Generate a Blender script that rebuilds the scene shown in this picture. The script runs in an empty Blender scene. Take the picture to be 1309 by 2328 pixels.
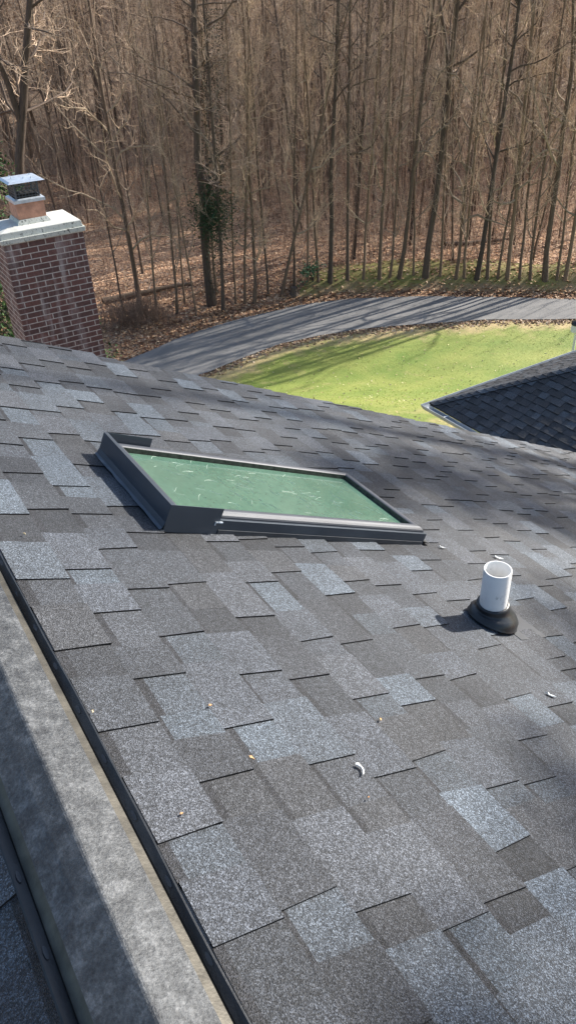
import bpy, math, random
import numpy as np
from mathutils import Matrix, Vector
random.seed(7); RNG = np.random.default_rng(11)
scn = bpy.context.scene; COL = scn.collection
R = math.radians
# ------------------------------------------------------------------ camera frame (photo calibration)
FPX = 1755.18; PITCH = R(34.869); ROLL = R(-2.7246); YAW = R(30.5375); SL = R(26.087)
CAM = np.array([0, 0, 12.0]); HR = 1.05
FW = np.array([math.sin(YAW)*math.cos(PITCH), math.cos(YAW)*math.cos(PITCH), -math.sin(PITCH)])
r0 = np.array([math.cos(YAW), -math.sin(YAW), 0]); u0 = np.cross(r0, FW)
RT = r0*math.cos(ROLL)+u0*math.sin(ROLL); UP = -r0*math.sin(ROLL)+u0*math.cos(ROLL)
def ray(x, y): return FW + RT*(x-654.5)/FPX - UP*(y-1164)/FPX

# ------------------------------------------------------------------ helpers
def tag(o, label=None, cat=None, group=None, kind=None):
    if label: o['label'] = label
    if cat: o['category'] = cat
    if group: o['group'] = group
    if kind: o['kind'] = kind
    return o
def empty(name, loc=(0, 0, 0), parent=None):
    o = bpy.data.objects.new(name, None); COL.objects.link(o); o.location = loc; o.empty_display_size = .2
    if parent: o.parent = parent
    return o
class MB:
    """collects faces of one mesh"""
    def __init__(s): s.v = []; s.f = []; s.mi = []; s.tone = []
    def add(s, vs, fs, mi=0, tone=(.1, .1, .1)):
        b = len(s.v); s.v += [tuple(p) for p in vs]
        for f in fs: s.f.append([b+i for i in f]); s.mi.append(mi); s.tone.append(tone)
    def box(s, p0, p1, mi=0, tone=(.1, .1, .1), M=None):
        x0, y0, z0 = p0; x1, y1, z1 = p1
        vs = [(x0,y0,z0),(x1,y0,z0),(x1,y1,z0),(x0,y1,z0),(x0,y0,z1),(x1,y0,z1),(x1,y1,z1),(x0,y1,z1)]
        if M is not None: vs = [tuple(M @ Vector(p)) for p in vs]
        s.add(vs, [(0,3,2,1),(4,5,6,7),(0,1,5,4),(1,2,6,5),(2,3,7,6),(3,0,4,7)], mi, tone)
    def build(s, name, mats, parent=None, smooth=False, M=None, bevel=0):
        me = bpy.data.meshes.new(name); vs = s.v
        if M is not None: vs = [tuple(M @ Vector(p)) for p in vs]
        me.from_pydata(vs, [], s.f)
        if not isinstance(mats, (list, tuple)): mats = [mats]
        for m in mats: me.materials.append(m)
        me.polygons.foreach_set('material_index', s.mi)
        a = me.attributes.new('tone', 'FLOAT_COLOR', 'FACE')
        a.data.foreach_set('color', np.array([list(t)+[1] for t in s.tone], dtype=np.float32).ravel())
        if smooth: me.polygons.foreach_set('use_smooth', [True]*len(s.f))
        me.update()
        o = bpy.data.objects.new(name, me); COL.objects.link(o)
        if parent: o.parent = parent
        if bevel:
            b = o.modifiers.new('bevel', 'BEVEL'); b.width = bevel; b.segments = 2; b.limit_method = 'ANGLE'
        return o
def mesh_np(name, V, F, mats, parent=None, smooth=False, tone=None, link=True):
    """V [n,3], F [m,3|4]"""
    V = np.ascontiguousarray(V, dtype=np.float32); F = np.ascontiguousarray(F, dtype=np.int32); k = F.shape[1]
    me = bpy.data.meshes.new(name)
    me.vertices.add(len(V)); me.vertices.foreach_set('co', V.ravel())
    me.loops.add(F.size); me.loops.foreach_set('vertex_index', F.ravel())
    me.polygons.add(len(F)); me.polygons.foreach_set('loop_start', np.arange(0, F.size, k, dtype=np.int32))
    me.polygons.foreach_set('loop_total', np.full(len(F), k, dtype=np.int32))
    if smooth: me.polygons.foreach_set('use_smooth', np.ones(len(F), dtype=bool))
    if not isinstance(mats, (list, tuple)): mats = [mats]
    for m in mats: me.materials.append(m)
    if tone is not None:
        a = me.attributes.new('tone', 'FLOAT_COLOR', 'FACE')
        a.data.foreach_set('color', np.hstack([tone, np.ones((len(tone), 1))]).astype(np.float32).ravel())
    me.update(calc_edges=True); me.validate()
    if not link: return me
    o = bpy.data.objects.new(name, me); COL.objects.link(o)
    if parent: o.parent = parent
    return o
def tubes(P, rad, m):
    """P [n,k,3] paths, rad [n,k] -> V, F(quads)"""
    n, k, _ = P.shape
    T = np.gradient(P, axis=1); T /= np.linalg.norm(T, axis=2, keepdims=True)+1e-9
    mean = T.mean(1); ref = np.where(np.abs(mean[:, 2:3]) > .8, [[1., 0, 0]], [[0, 0, 1.]])[:, None, :]
    A = np.cross(T, np.broadcast_to(ref, T.shape)); A /= np.linalg.norm(A, axis=2, keepdims=True)+1e-9
    B = np.cross(T, A)
    th = np.arange(m)*2*math.pi/m
    V = P[:, :, None, :] + rad[:, :, None, None]*(A[:, :, None, :]*np.cos(th)[None, None, :, None] + B[:, :, None, :]*np.sin(th)[None, None, :, None])
    idx = np.arange(n*k*m).reshape(n, k, m)
    a = idx[:, :-1, :]; b = idx[:, 1:, :]; a2 = np.roll(a, -1, axis=2); b2 = np.roll(b, -1, axis=2)
    F = np.stack([a, a2, b2, b], -1).reshape(-1, 4)
    return V.reshape(-1, 3), F
def joinvf(parts):
    V = []; F = []; b = 0
    for v, f in parts: V.append(v); F.append(f+b); b += len(v)
    return np.vstack(V), np.vstack(F)
def sstep(x, a, b):
    t = np.clip((x-a)/(b-a), 0, 1); return t*t*(3-2*t)
def wob(x, y, s, seed=0):
    """smooth pseudo noise, about -1..1"""
    x = x/s; y = y/s
    return (np.sin(x*1.7+y*.9+seed)+np.sin(-x*1.1+y*2.3+seed*2.1)+np.sin(x*2.9-y*1.3+seed*.7)+np.sin(x*.6+y*3.1+seed*3.3))/3.2

# ------------------------------------------------------------------ materials
def new_mat(name):
    m = bpy.data.materials.new(name); m.use_nodes = True; nt = m.node_tree; nt.nodes.clear()
    o = nt.nodes.new('ShaderNodeOutputMaterial'); b = nt.nodes.new('ShaderNodeBsdfPrincipled')
    nt.links.new(b.outputs[0], o.inputs[0]); return m, nt, b
class G:
    """tiny node helper"""
    def __init__(s, nt): s.nt = nt
    def n(s, t, **kw):
        n = s.nt.nodes.new(t)
        for k, v in kw.items():
            if k in n.inputs.keys() if isinstance(k, str) else False: n.inputs[k].default_value = v
            else: setattr(n, k, v)
        return n
    def L(s, a, b): s.nt.links.new(a, b)
    def coord(s, kind='Object', scale=None):
        c = s.nt.nodes.new('ShaderNodeTexCoord').outputs[kind]
        if scale is not None:
            m = s.nt.nodes.new('ShaderNodeMapping'); m.inputs['Scale'].default_value = scale; s.L(c, m.inputs[0]); return m.outputs[0]
        return c
    def noise(s, vec, scale, detail=4, rough=.55, dist=0):
        n = s.nt.nodes.new('ShaderNodeTexNoise'); s.L(vec, n.inputs['Vector']); n.inputs['Scale'].default_value = scale
        n.inputs['Detail'].default_value = detail; n.inputs['Roughness'].default_value = rough; n.inputs['Distortion'].default_value = dist
        return n.outputs['Fac']
    def voro(s, vec, scale, out='Color', feature='F1'):
        n = s.nt.nodes.new('ShaderNodeTexVoronoi'); n.feature = feature; s.L(vec, n.inputs['Vector']); n.inputs['Scale'].default_value = scale
        return n.outputs[out]
    def ramp(s, fac, stops):
        n = s.nt.nodes.new('ShaderNodeValToRGB'); s.L(fac, n.inputs[0]); e = n.color_ramp.elements
        while len(e) < len(stops): e.new(.5)
        for el, (p, c) in zip(e, stops):
            el.position = p; el.color = (c, c, c, 1) if isinstance(c, (int, float)) else (*c, 1)
        return n.outputs[0]
    def mix(s, fac, a, b, mode='MIX'):
        n = s.nt.nodes.new('ShaderNodeMix'); n.data_type = 'RGBA'; n.blend_type = mode
        for i, x in ((0, fac), (6, a), (7, b)):
            if isinstance(x, bpy.types.NodeSocket): s.L(x, n.inputs[i])
            elif i == 0: n.inputs[0].default_value = x
            else: n.inputs[i].default_value = (*x, 1)
        return n.outputs[2]
    def math(s, op, a, b=0.):
        n = s.nt.nodes.new('ShaderNodeMath'); n.operation = op
        for i, x in enumerate((a, b)):
            if isinstance(x, bpy.types.NodeSocket): s.L(x, n.inputs[i])
            else: n.inputs[i].default_value = x
        return n.outputs[0]
    def bump(s, h, dist, strength=1., bsdf=None):
        n = s.nt.nodes.new('ShaderNodeBump'); n.inputs['Distance'].default_value = dist; n.inputs['Strength'].default_value = strength
        s.L(h, n.inputs['Height'])
        if bsdf: s.L(n.outputs[0], bsdf.inputs['Normal'])
        return n.outputs[0]
def plain(name, col, rough=.6, metal=0., var=.25, vs=12., bump=0., bs=60., spec=.5):
    m, nt, b = new_mat(name); g = G(nt); c = g.coord()
    n = g.noise(c, vs, 5)
    lo = tuple(x*(1-var) for x in col); hi = tuple(min(1, x*(1+var)) for x in col)
    g.L(g.ramp(n, [(.3, lo), (.7, hi)]), b.inputs['Base Color'])
    b.inputs['Roughness'].default_value = rough; b.inputs['Metallic'].default_value = metal; b.inputs['Specular IOR Level'].default_value = spec
    if bump: g.bump(g.noise(c, bs, 3), bump, 1, b)
    return m
def m_shingle(name='shingle_granules', gain=1.38, spec=.40):
    m, nt, b = new_mat(name); g = G(nt); c = g.coord()
    at = nt.nodes.new('ShaderNodeAttribute'); at.attribute_name = 'tone'
    v1 = g.voro(c, 440.); sep = nt.nodes.new('ShaderNodeSeparateColor'); g.L(v1, sep.inputs[0])
    grain = g.ramp(sep.outputs[0], [(0, .30), (.45, .62), (.78, 1.28), (.93, 2.0), (1, 2.5)])
    big = g.ramp(g.noise(c, 5, 6, .62), [(.28, .80), (.72, 1.22)])
    fine = g.ramp(g.noise(c, 90, 3), [(.25, .7), (.75, 1.3)])
    k = g.mix(1, grain, big, 'MULTIPLY'); k = g.mix(1, k, fine, 'MULTIPLY')
    col = g.mix(1, at.outputs['Color'], k, 'MULTIPLY')
    col = g.mix(1, col, (gain*.94, gain*.99, gain*1.06), 'MULTIPLY')
    g.L(col, b.inputs['Base Color']); b.inputs['Roughness'].default_value = .62; b.inputs['Specular IOR Level'].default_value = spec
    vd = g.voro(c, 440., 'Distance')
    g.bump(g.math('ADD', vd, g.math('MULTIPLY', g.noise(c, 25, 4), 1.6)), .0022, .75, b)
    return m
M = {}
M['shingle'] = m_shingle()
M['edge'] = plain('asphalt_cut_edge', (.008, .008, .009), .9)
M['clad'] = plain('dark_clad_metal', (.070, .085, .105), .34, .35, .12, 6, .0003, 220)
M['cladsoft'] = plain('sash_metal', (.06, .066, .08), .52, .15, .10, 8, .0003, 260)
M['spacer'] = plain('glazing_spacer', (.055, .06, .045), .6, 0, .8, 60)
M['white'] = plain('white_paint', (.72, .74, .76), .45, 0, .06)
M['gutter'] = plain('weathered_white_gutter', (.42, .45, .48), .5, 0, .2, 4)
M['black'] = plain('black_plastic', (.018, .02, .022), .38, 0, .3, 30, .0004, 200)
M['rubber'] = plain('rubber', (.022, .024, .027), .33, 0, .35, 30, .0008, 60)
M['plate'] = plain('grey_flashing_plastic', (.050, .056, .064), .42, 0, .2, 25)
M['wall'] = plain('siding', (.42, .40, .37), .7, 0, .1)
M['galv'] = plain('galvanised_lid', (.62, .68, .74), .38, .55, .15, 25, .0005, 40)
M['mesh'] = plain('cage_mesh', (.10, .11, .12), .5, .5, .2)
M['terracotta'] = plain('terracotta_flue', (.50, .26, .17), .8, 0, .28, 14, .001, 60)
M['darkpost'] = plain('dark_timber', (.03, .03, .028), .8)
M['throat_dark'] = plain('dark_inside', (.01, .01, .01), .9)

def m_capmetal():
    m, nt, b = new_mat('weathered_vent_metal'); g = G(nt); c = g.coord()
    n1 = g.noise(c, 26, 8, .75, .2); n2 = g.noise(c, 150, 4, .75)
    col = g.ramp(n1, [(.30, (.040, .042, .046)), (.50, (.082, .086, .090)), (.68, (.17, .175, .18))])
    col = g.mix(1, col, g.ramp(n2, [(.3, .55), (.7, 1.5)]), 'MULTIPLY')
    g.L(col, b.inputs['Base Color']); b.inputs['Metallic'].default_value = .45
    g.L(g.ramp(n1, [(.3, .42), (.7, .62)]), b.inputs['Roughness'])
    g.bump(g.math('ADD', g.noise(c, 170, 4, .7), g.math('MULTIPLY', n1, 2.)), .0018, .9, b)
    return m
M['cap'] = m_capmetal()
M['bronze'] = plain('bronze_channel', (.085, .077, .062), .5, .45, .4, 20, .0008, 90)
def m_glass():
    m, nt, b = new_mat('green_tinted_pane'); g = G(nt); c = g.coord()
    n = g.noise(c, 2.2, 4, .5); f = g.noise(c, 40, 5, .65)
    col = g.ramp(n, [(.3, (.075, .155, .112)), (.7, (.112, .20, .15))])
    col = g.mix(1, col, g.ramp(f, [(.3, .86), (.7, 1.14)]), 'MULTIPLY')
    g.L(col, b.inputs['Base Color'])
    g.L(g.ramp(g.noise(c, 14, 5, .6), [(.35, .09), (.7, .22)]), b.inputs['Roughness'])
    b.inputs['Coat Weight'].default_value = .6; b.inputs['Coat Roughness'].default_value = .04
    return m
M['glass'] = m_glass()
M['scratch'] = plain('pale_film_scratch', (.55, .68, .58), .4, 0, .2, 50)
def m_pvc():
    m, nt, b = new_mat('dirty_white_pvc'); g = G(nt); c = g.coord()
    d = g.ramp(g.noise(c, 24, 6, .7), [(.30, (.36, .36, .34)), (.40, (.80, .79, .76)), (1, (.90, .88, .85))])
    g.L(d, b.inputs['Base Color']); b.inputs['Roughness'].default_value = .42
    return m
M['pvc'] = m_pvc()
def m_brick():
    m, nt, b = new_mat('chimney_brick'); g = G(nt); c = g.coord()
    sx = nt.nodes.new('ShaderNodeSeparateXYZ'); g.L(c, sx.inputs[0])
    cb = nt.nodes.new('ShaderNodeCombineXYZ'); g.L(g.math('ADD', sx.outputs[0], sx.outputs[1]), cb.inputs[0]); g.L(sx.outputs[2], cb.inputs[1])
    br = nt.nodes.new('ShaderNodeTexBrick'); g.L(cb.outputs[0], br.inputs['Vector'])
    br.inputs['Scale'].default_value = 1; br.inputs['Brick Width'].default_value = .206; br.inputs['Row Height'].default_value = .0695
    br.inputs['Mortar Size'].default_value = .0062; br.inputs['Mortar Smooth'].default_value = .15; br.inputs['Bias'].default_value = -.1
    br.inputs['Color1'].default_value = (.140, .066, .056, 1); br.inputs['Color2'].default_value = (.088, .050, .046, 1)
    br.inputs['Mortar'].default_value = (.46, .41, .37, 1)
    col = g.mix(1, br.outputs['Color'], g.ramp(g.noise(c, 26, 5, .65), [(.3, .72), (.7, 1.25)]), 'MULTIPLY')
    # lime bloom running down the face
    st = g.noise(g.coord('Object', (9, 9, 1.1)), 1.0, 7, .62, .2)
    st2 = g.noise(g.coord('Object', (30, 30, 2.2)), 1.0, 4, .6)
    bloom = g.math('MULTIPLY', g.ramp(st, [(.50, 0.), (.72, .72)]), g.ramp(st2, [(.35, .35), (.65, 1.)]))
    col = g.mix(bloom, col, (.52, .47, .45))
    g.L(col, b.inputs['Base Color']); b.inputs['Roughness'].default_value = .85
    g.bump(g.math('SUBTRACT', 1., br.outputs['Fac']), .006, .9, b)
    return m
M['brick'] = m_brick()
def m_crown():
    m, nt, b = new_mat('cement_crown'); g = G(nt); c = g.coord()
    col = g.ramp(g.noise(c, 7, 6, .6), [(.3, (.48, .475, .43)), (.7, (.68, .67, .63))])
    n = g.noise(g.coord('Object', (1, 1, .6)), 34, 6, .72, 1.2)
    # lichen and cracks on the edge bands
    sx = nt.nodes.new('ShaderNodeSeparateXYZ'); g.L(c, sx.inputs[0])
    low = g.ramp(sx.outputs[2], [(.0, 1.), (.115, 1.), (.14, .0)])
    k = g.math('MULTIPLY', g.ramp(n, [(.56, 0.), (.63, 1.)]), low)
    col = g.mix(g.math('MULTIPLY', low, .45), col, (.42, .46, .40))
    col = g.mix(k, col, (.07, .075, .065))
    g.L(col, b.inputs['Base Color']); b.inputs['Roughness'].default_value = .85
    g.bump(n, .004, .7, b)
    return m
M['crown'] = m_crown()
def m_litter(nm='leaf_litter', grey=0.):
    m, nt, b = new_mat(nm); g = G(nt); c = g.coord()
    v = g.voro(c, 11.); sp = nt.nodes.new('ShaderNodeSeparateColor'); g.L(v, sp.inputs[0])
    leaf = g.ramp(sp.outputs[0], [(0, (.14, .065, .036)), (.35, (.33, .175, .092)), (.7, (.52, .30, .165)), (1, (.70, .49, .33))])
    col = g.mix(1, leaf, g.ramp(g.noise(c, .55, 6, .6), [(.3, .75), (.7, 1.25)]), 'MULTIPLY')
    col = g.mix(g.ramp(g.noise(c, 1.7, 5, .6), [(.52, 0.), (.66, .6)]), col, (.075, .055, .035))
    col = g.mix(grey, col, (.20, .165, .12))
    g.L(col, b.inputs['Base Color']); b.inputs['Roughness'].default_value = .8
    g.bump(g.math('ADD', g.voro(c, 11., 'Distance'), g.noise(c, 3., 5)), .07, .8, b)
    return m
M['litter'] = m_litter()
def m_grass(name, a, bcol, dry, dryth):
    m, nt, b = new_mat(name); g = G(nt); c = g.coord()
    at = nt.nodes.new('ShaderNodeAttribute'); at.attribute_name = 'dry'
    col = g.ramp(g.noise(c, .42, 6, .62), [(.34, a), (.66, bcol)])
    d = g.math('ADD', at.outputs['Fac'], g.math('MULTIPLY', g.math('SUBTRACT', g.noise(c, 1.1, 7, .66), .5), 1.7))
    col = g.mix(g.ramp(d, [(dryth-.2, 0.), (dryth+.25, 1.)]), col, dry)
    fine = g.noise(g.coord('Object', (1, 1, 1)), 26, 5, .75)
    col = g.mix(1, col, g.ramp(fine, [(.28, .72), (.5, 1.), (.74, 1.28)]), 'MULTIPLY')
    g.L(col, b.inputs['Base Color']); b.inputs['Roughness'].default_value = .75
    g.bump(g.math('ADD', fine, g.noise(c, 9, 4)), .02, .6, b)
    return m
M['lawn'] = m_grass('lawn_grass', (.13, .205, .024), (.28, .305, .065), (.47, .36, .17), .52)
M['moss'] = m_grass('mossy_bank_grass', (.15, .145, .025), (.26, .215, .06), (.30, .19, .10), .50)
def m_asphalt():
    m, nt, b = new_mat('old_asphalt'); g = G(nt); c = g.coord()
    col = g.ramp(g.noise(c, .7, 6, .6), [(.3, (.155, .152, .148)), (.7, (.215, .208, .20))])
    col = g.mix(1, col, g.ramp(g.noise(c, 60, 3, .8), [(.3, .7), (.7, 1.35)]), 'MULTIPLY')
    g.L(col, b.inputs['Base Color']); b.inputs['Roughness'].default_value = .8
    g.bump(g.noise(c, 45, 4, .7), .004, .5, b)
    return m
M['asphalt'] = m_asphalt()
def m_bark(name, a, bb, sc=3.):
    m, nt, b = new_mat(name); g = G(nt)
    oi = nt.nodes.new('ShaderNodeObjectInfo')
    n = g.noise(g.coord('Object', (9, 9, 1.2)), sc, 6, .65)
    col = g.ramp(n, [(.3, a), (.72, bb)])
    col = g.mix(1, col, g.ramp(oi.outputs['Random'], [(0, (.62, .62, .64)), (.5, (1., .96, .92)), (1, (1.35, 1.3, 1.2))]), 'MULTIPLY')
    g.L(col, b.inputs['Base Color']); b.inputs['Roughness'].default_value = .85
    g.bump(n, .03, .8, b)
    return m
M['bark'] = m_bark('grey_brown_bark', (.080, .052, .036), (.23, .165, .115))
M['bark_dark'] = m_bark('dark_bark', (.055, .040, .031), (.16, .115, .085))
M['twig'] = m_bark('pale_twig', (.31, .215, .15), (.70, .555, .43), 1.5)
M['sapling'] = m_bark('reddish_sapling_bark', (.20, .12, .08), (.46, .31, .22), 1.5)
M['limb'] = m_bark('limb_bark', (.17, .13, .095), (.45, .36, .27), 2.)
def m_tone(name, rough=.7, spec=.3, trans=0.):
    m, nt, b = new_mat(name); g = G(nt)
    at = nt.nodes.new('ShaderNodeAttribute'); at.attribute_name = 'tone'
    oi = g.noise(g.coord(), 30, 3)
    g.L(g.mix(1, at.outputs['Color'], g.ramp(oi, [(.3, .8), (.7, 1.2)]), 'MULTIPLY'), b.inputs['Base Color'])
    b.inputs['Roughness'].default_value = rough; b.inputs['Specular IOR Level'].default_value = spec
    return m
M['leafy'] = m_tone('leaf_faces')

# ------------------------------------------------------------------ world, sun, camera
SUN_AZ = R(2); SUN_EL = R(28)      # azimuth from +X towards +Y
sd = Vector((math.cos(SUN_EL)*math.cos(SUN_AZ), math.cos(SUN_EL)*math.sin(SUN_AZ), math.sin(SUN_EL)))
w = bpy.data.worlds.new('World'); scn.world = w; w.use_nodes = True; nt = w.node_tree
bg = nt.nodes['Background']; sky = nt.nodes.new('ShaderNodeTexSky'); sky.sky_type = 'NISHITA'; sky.sun_disc = False
sky.sun_elevation = SUN_EL; sky.sun_rotation = R(90)-SUN_AZ; sky.air_density = 1.; sky.dust_density = 1.2
nt.links.new(sky.outputs[0], bg.inputs[0]); bg.inputs[1].default_value = .11
sl = bpy.data.lights.new('sun', 'SUN'); sl.energy = 4.6; sl.angle = R(.8); sl.color = (1., .945, .86)
so = bpy.data.objects.new('sun', sl); COL.objects.link(so); so.rotation_euler = sd.to_track_quat('Z', 'Y').to_euler(); so.location = (30, 5, 30)
cd = bpy.data.cameras.new('camera'); co = bpy.data.objects.new('camera', cd); COL.objects.link(co); scn.camera = co
cd.sensor_fit = 'VERTICAL'; cd.sensor_height = 36; cd.lens = 36*FPX/2328; cd.clip_start = .05; cd.clip_end = 1500
Mc = Matrix([[RT[0], UP[0], -FW[0], CAM[0]], [RT[1], UP[1], -FW[1], CAM[1]], [RT[2], UP[2], -FW[2], CAM[2]], [0, 0, 0, 1]]); co.matrix_world = Mc
scn.view_settings.view_transform = 'Standard'; scn.view_settings.look = 'None'; scn.view_settings.gamma = 1; scn.view_settings.exposure = 1.08
scn.render.resolution_x = 575; scn.render.resolution_y = 1024

# ------------------------------------------------------------------ terrain, in (l, q) = right / ahead coordinates
HD = np.array([math.sin(YAW), math.cos(YAW)]); HRT = np.array([HD[1], -HD[0]])
def lq(x, y): return x*HRT[0]+y*HRT[1], x*HD[0]+y*HD[1]
def xy(l, q): return l*HRT[0]+q*HD[0], l*HRT[1]+q*HD[1]
def g0(l, q):
    z = 2.4*sstep(26-q, 0, 9.5) - .55*sstep(q, 39, 47) + .55*sstep(q, 47, 62)
    z = z + np.where(q > 58, (q-58)**1.12*.14, 0) + .25*wob(l, q, 6.)*sstep(q, 37, 45)*1. + .03*wob(l, q, 2., 3)
    return z
def hit_px(px, py, f=g0):
    d = ray(px, py); ks = np.linspace(5, 160, 12000); P = CAM[None]+ks[:, None]*d[None]
    l, q = lq(P[:, 0], P[:, 1]); i = np.argmax(P[:, 2] < f(l, q)); return l[i], q[i], P[i]
far_px = [(150, 880), (290, 820), (350, 795), (400, 772), (470, 748), (560, 722), (680, 695), (800, 680), (900, 676), (1000, 675), (1150, 677), (1309, 681), (1500, 690), (1900, 715)]
near_px = [(250, 960), (440, 858), (480, 845), (560, 812), (640, 782), (720, 765), (800, 752), (900, 742), (1000, 735), (1100, 728), (1309, 726), (1500, 732), (1900, 760)]
FE = np.array([hit_px(*p)[:2] for p in far_px]); NE = np.array([hit_px(*p)[:2] for p in near_px])
def qfar(l): return np.interp(l, FE[:, 0], FE[:, 1])
def qnear(l): return np.interp(l, NE[:, 0], NE[:, 1])
def gz(l, q):
    e = q-qfar(l)
    A = .12+.62*sstep(l, -2.5, 3.5)
    b = A*sstep(e, .25, 1.9)*(1-.75*sstep(e, 2.6, 6))*(1+.18*wob(l, q, 2.2, 5))
    return g0(l, q)+b
def sheet(name, l0, l1, nl, qlo, qhi, nq, dz, mat, dry=None):
    ls = np.linspace(l0, l1, nl); T = np.linspace(0, 1, nq)
    Lg = np.repeat(ls[:, None], nq, 1); lo = qlo(ls); hi = qhi(ls); Q = lo[:, None]+(hi-lo)[:, None]*T[None]
    X, Y = xy(Lg, Q); Z = gz(Lg, Q)+dz
    V = np.stack([X, Y, Z], -1).reshape(-1, 3); idx = np.arange(nl*nq).reshape(nl, nq)
    F = np.stack([idx[:-1, :-1], idx[1:, :-1], idx[1:, 1:], idx[:-1, 1:]], -1).reshape(-1, 4)
    o = mesh_np(name, V, F, mat, smooth=True); o['kind'] = 'structure'
    if dry is not None:
        a = o.data.attributes.new('dry', 'FLOAT', 'POINT'); a.data.foreach_set('value', dry(Lg, Q).astype(np.float32).ravel())
    return o
full = sheet('leaf_litter_ground', -150, 150, 420, lambda l: 0*l-60, lambda l: 0*l+62, 330, -.03, M['litter'])
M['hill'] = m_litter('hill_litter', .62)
sheet('wooded_hill', -320, 320, 120, lambda l: 0*l+61.5, lambda l: 0*l+330, 60, -.05, M['hill'])
def ragged(l, s): return .10*wob(l, l*0, .35, s)+.14*wob(l, l*.3, 1.3, s+2)
sheet('driveway', -16, 60, 500, lambda l: qnear(l)+.05*ragged(l, 1), lambda l: qfar(l)+.05*ragged(l, 4), 22, .03, M['asphalt'])
sheet('lawn', -14, 45, 460, lambda l: 0*l+9, lambda l: qnear(l)-.10+.5*ragged(l, 7), 120, .01, M['lawn'],
      dry=lambda L_, Q_: .15+.75*sstep(Q_-qnear(L_), -2.0, -.15)+.30*sstep(-L_, -2, 5)+.32*sstep(19.5-Q_, -2, 3))
sheet('grass_bank', .2, 45, 400, lambda l: qfar(l)+.55+ragged(l, 2), lambda l: qfar(l)+.6+2.3*sstep(l, .2, 3)+ragged(l, 9)*1.5, 22, .012, M['moss'],
      dry=lambda L_, Q_: .55*sstep(-(Q_-qfar(L_)), -1.3, -.5)+.25+.4*sstep(L_, 12, 22))

def scatter(name, n, lfun, size, tones, kind='stuff', tilt=.5, lift=.015):
    l, q = lfun(n); n = len(l); X, Y = xy(l, q); Z = gz(l, q)+lift
    c = np.stack([X, Y, Z], -1); a = RNG.uniform(0, 6.283, n); s = size*RNG.uniform(.5, 1.3, n)
    nrm = RNG.normal(0, tilt, (n, 3)); nrm[:, 2] = 1; nrm /= np.linalg.norm(nrm, axis=1)[:, None]
    u = np.stack([np.cos(a), np.sin(a), 0*a], -1); u -= nrm*(u*nrm).sum(1)[:, None]; u /= np.linalg.norm(u, axis=1)[:, None]; v = np.cross(nrm, u)
    V = np.stack([c-u*s[:, None]*.6, c-v*s[:, None]*.38, c+u*s[:, None]*.6, c+v*s[:, None]*.38], 1).reshape(-1, 3)
    F = np.arange(4*n).reshape(n, 4); T = np.array(tones)[RNG.integers(0, len(tones), n)]*RNG.uniform(.7, 1.25, (n, 1))
    o = mesh_np(name, V, F, M['leafy'], tone=T); o['kind'] = kind; return o
def litter_pos(n):
    l = RNG.uniform(-14, 24, n); e = RNG.exponential(5.0, n)+.05*RNG.normal(size=n); q = qfar(l)+e
    keep = (RNG.random(n) < np.where((e > .7) & (e < 2.6) & (l > 1), .25, 1)); return l[keep], q[keep]
tag(scatter('fallen_leaves', 42000, litter_pos, .12, [(.28, .14, .075), (.46, .26, .14), (.62, .42, .26), (.18, .09, .055), (.52, .30, .15)], tilt=.3, lift=.03),
    'carpet of dry brown leaves on the wood floor and bank', 'leaves')
def verge_pos(n):
    l = RNG.uniform(-13, 26, n); q = qnear(l)-.05-np.abs(RNG.normal(0, .28, n)); return l, q
tag(scatter('verge_leaves', 6500, verge_pos, .10, [(.30, .17, .10), (.45, .30, .19), (.55, .43, .30), (.2, .11, .06)], lift=.025),
    'strip of dry leaves along the near edge of the driveway', 'leaves')
def lawn_pos(n):
    l = RNG.uniform(-6, 24, n); q = RNG.uniform(14, 31, n); k = q < qnear(l)-.3; return l[k], q[k]
tag(scatter('lawn_leaves', 3600, lawn_pos, .055, [(.55, .50, .25), (.62, .55, .32), (.45, .33, .16)], lift=.03),
    'small pale leaves dotted over the green lawn', 'leaves')
# grass blades on the lawn
def blades(n):
    l, q = lawn_pos(n); n = len(l); X, Y = xy(l, q); Z = gz(l, q)+.008; c = np.stack([X, Y, Z], -1)
    a = RNG.uniform(0, 6.283, n); w_ = np.stack([np.cos(a), np.sin(a), 0*a], -1)*.018; hgt = RNG.uniform(.02, .05, n)
    tip = c+np.stack([RNG.normal(0, .05, n), RNG.normal(0, .05, n), hgt*.35], -1)
    V = np.stack([c-w_, c+w_, tip], 1).reshape(-1, 3); F = np.arange(3*n).reshape(n, 3)
    dr = sstep(q-qnear(l), -2.0, -.2)+.35*RNG.random(n)+.3*sstep(-l, -2, 5); gr = np.array([.19, .265, .035]); ye = np.array([.50, .42, .17])
    mixf = np.clip(dr*RNG.uniform(.3, 1.2, n), 0, 1)[:, None]
    o = mesh_np('lawn_grass', V, F, M['leafy'], tone=(gr*(1-mixf)+ye*mixf)*RNG.uniform(.9, 1.25, (n, 1))); o['kind'] = 'stuff'
    tag(o, 'short green and straw coloured grass blades of the lawn', 'grass')
blades(52000)

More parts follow.
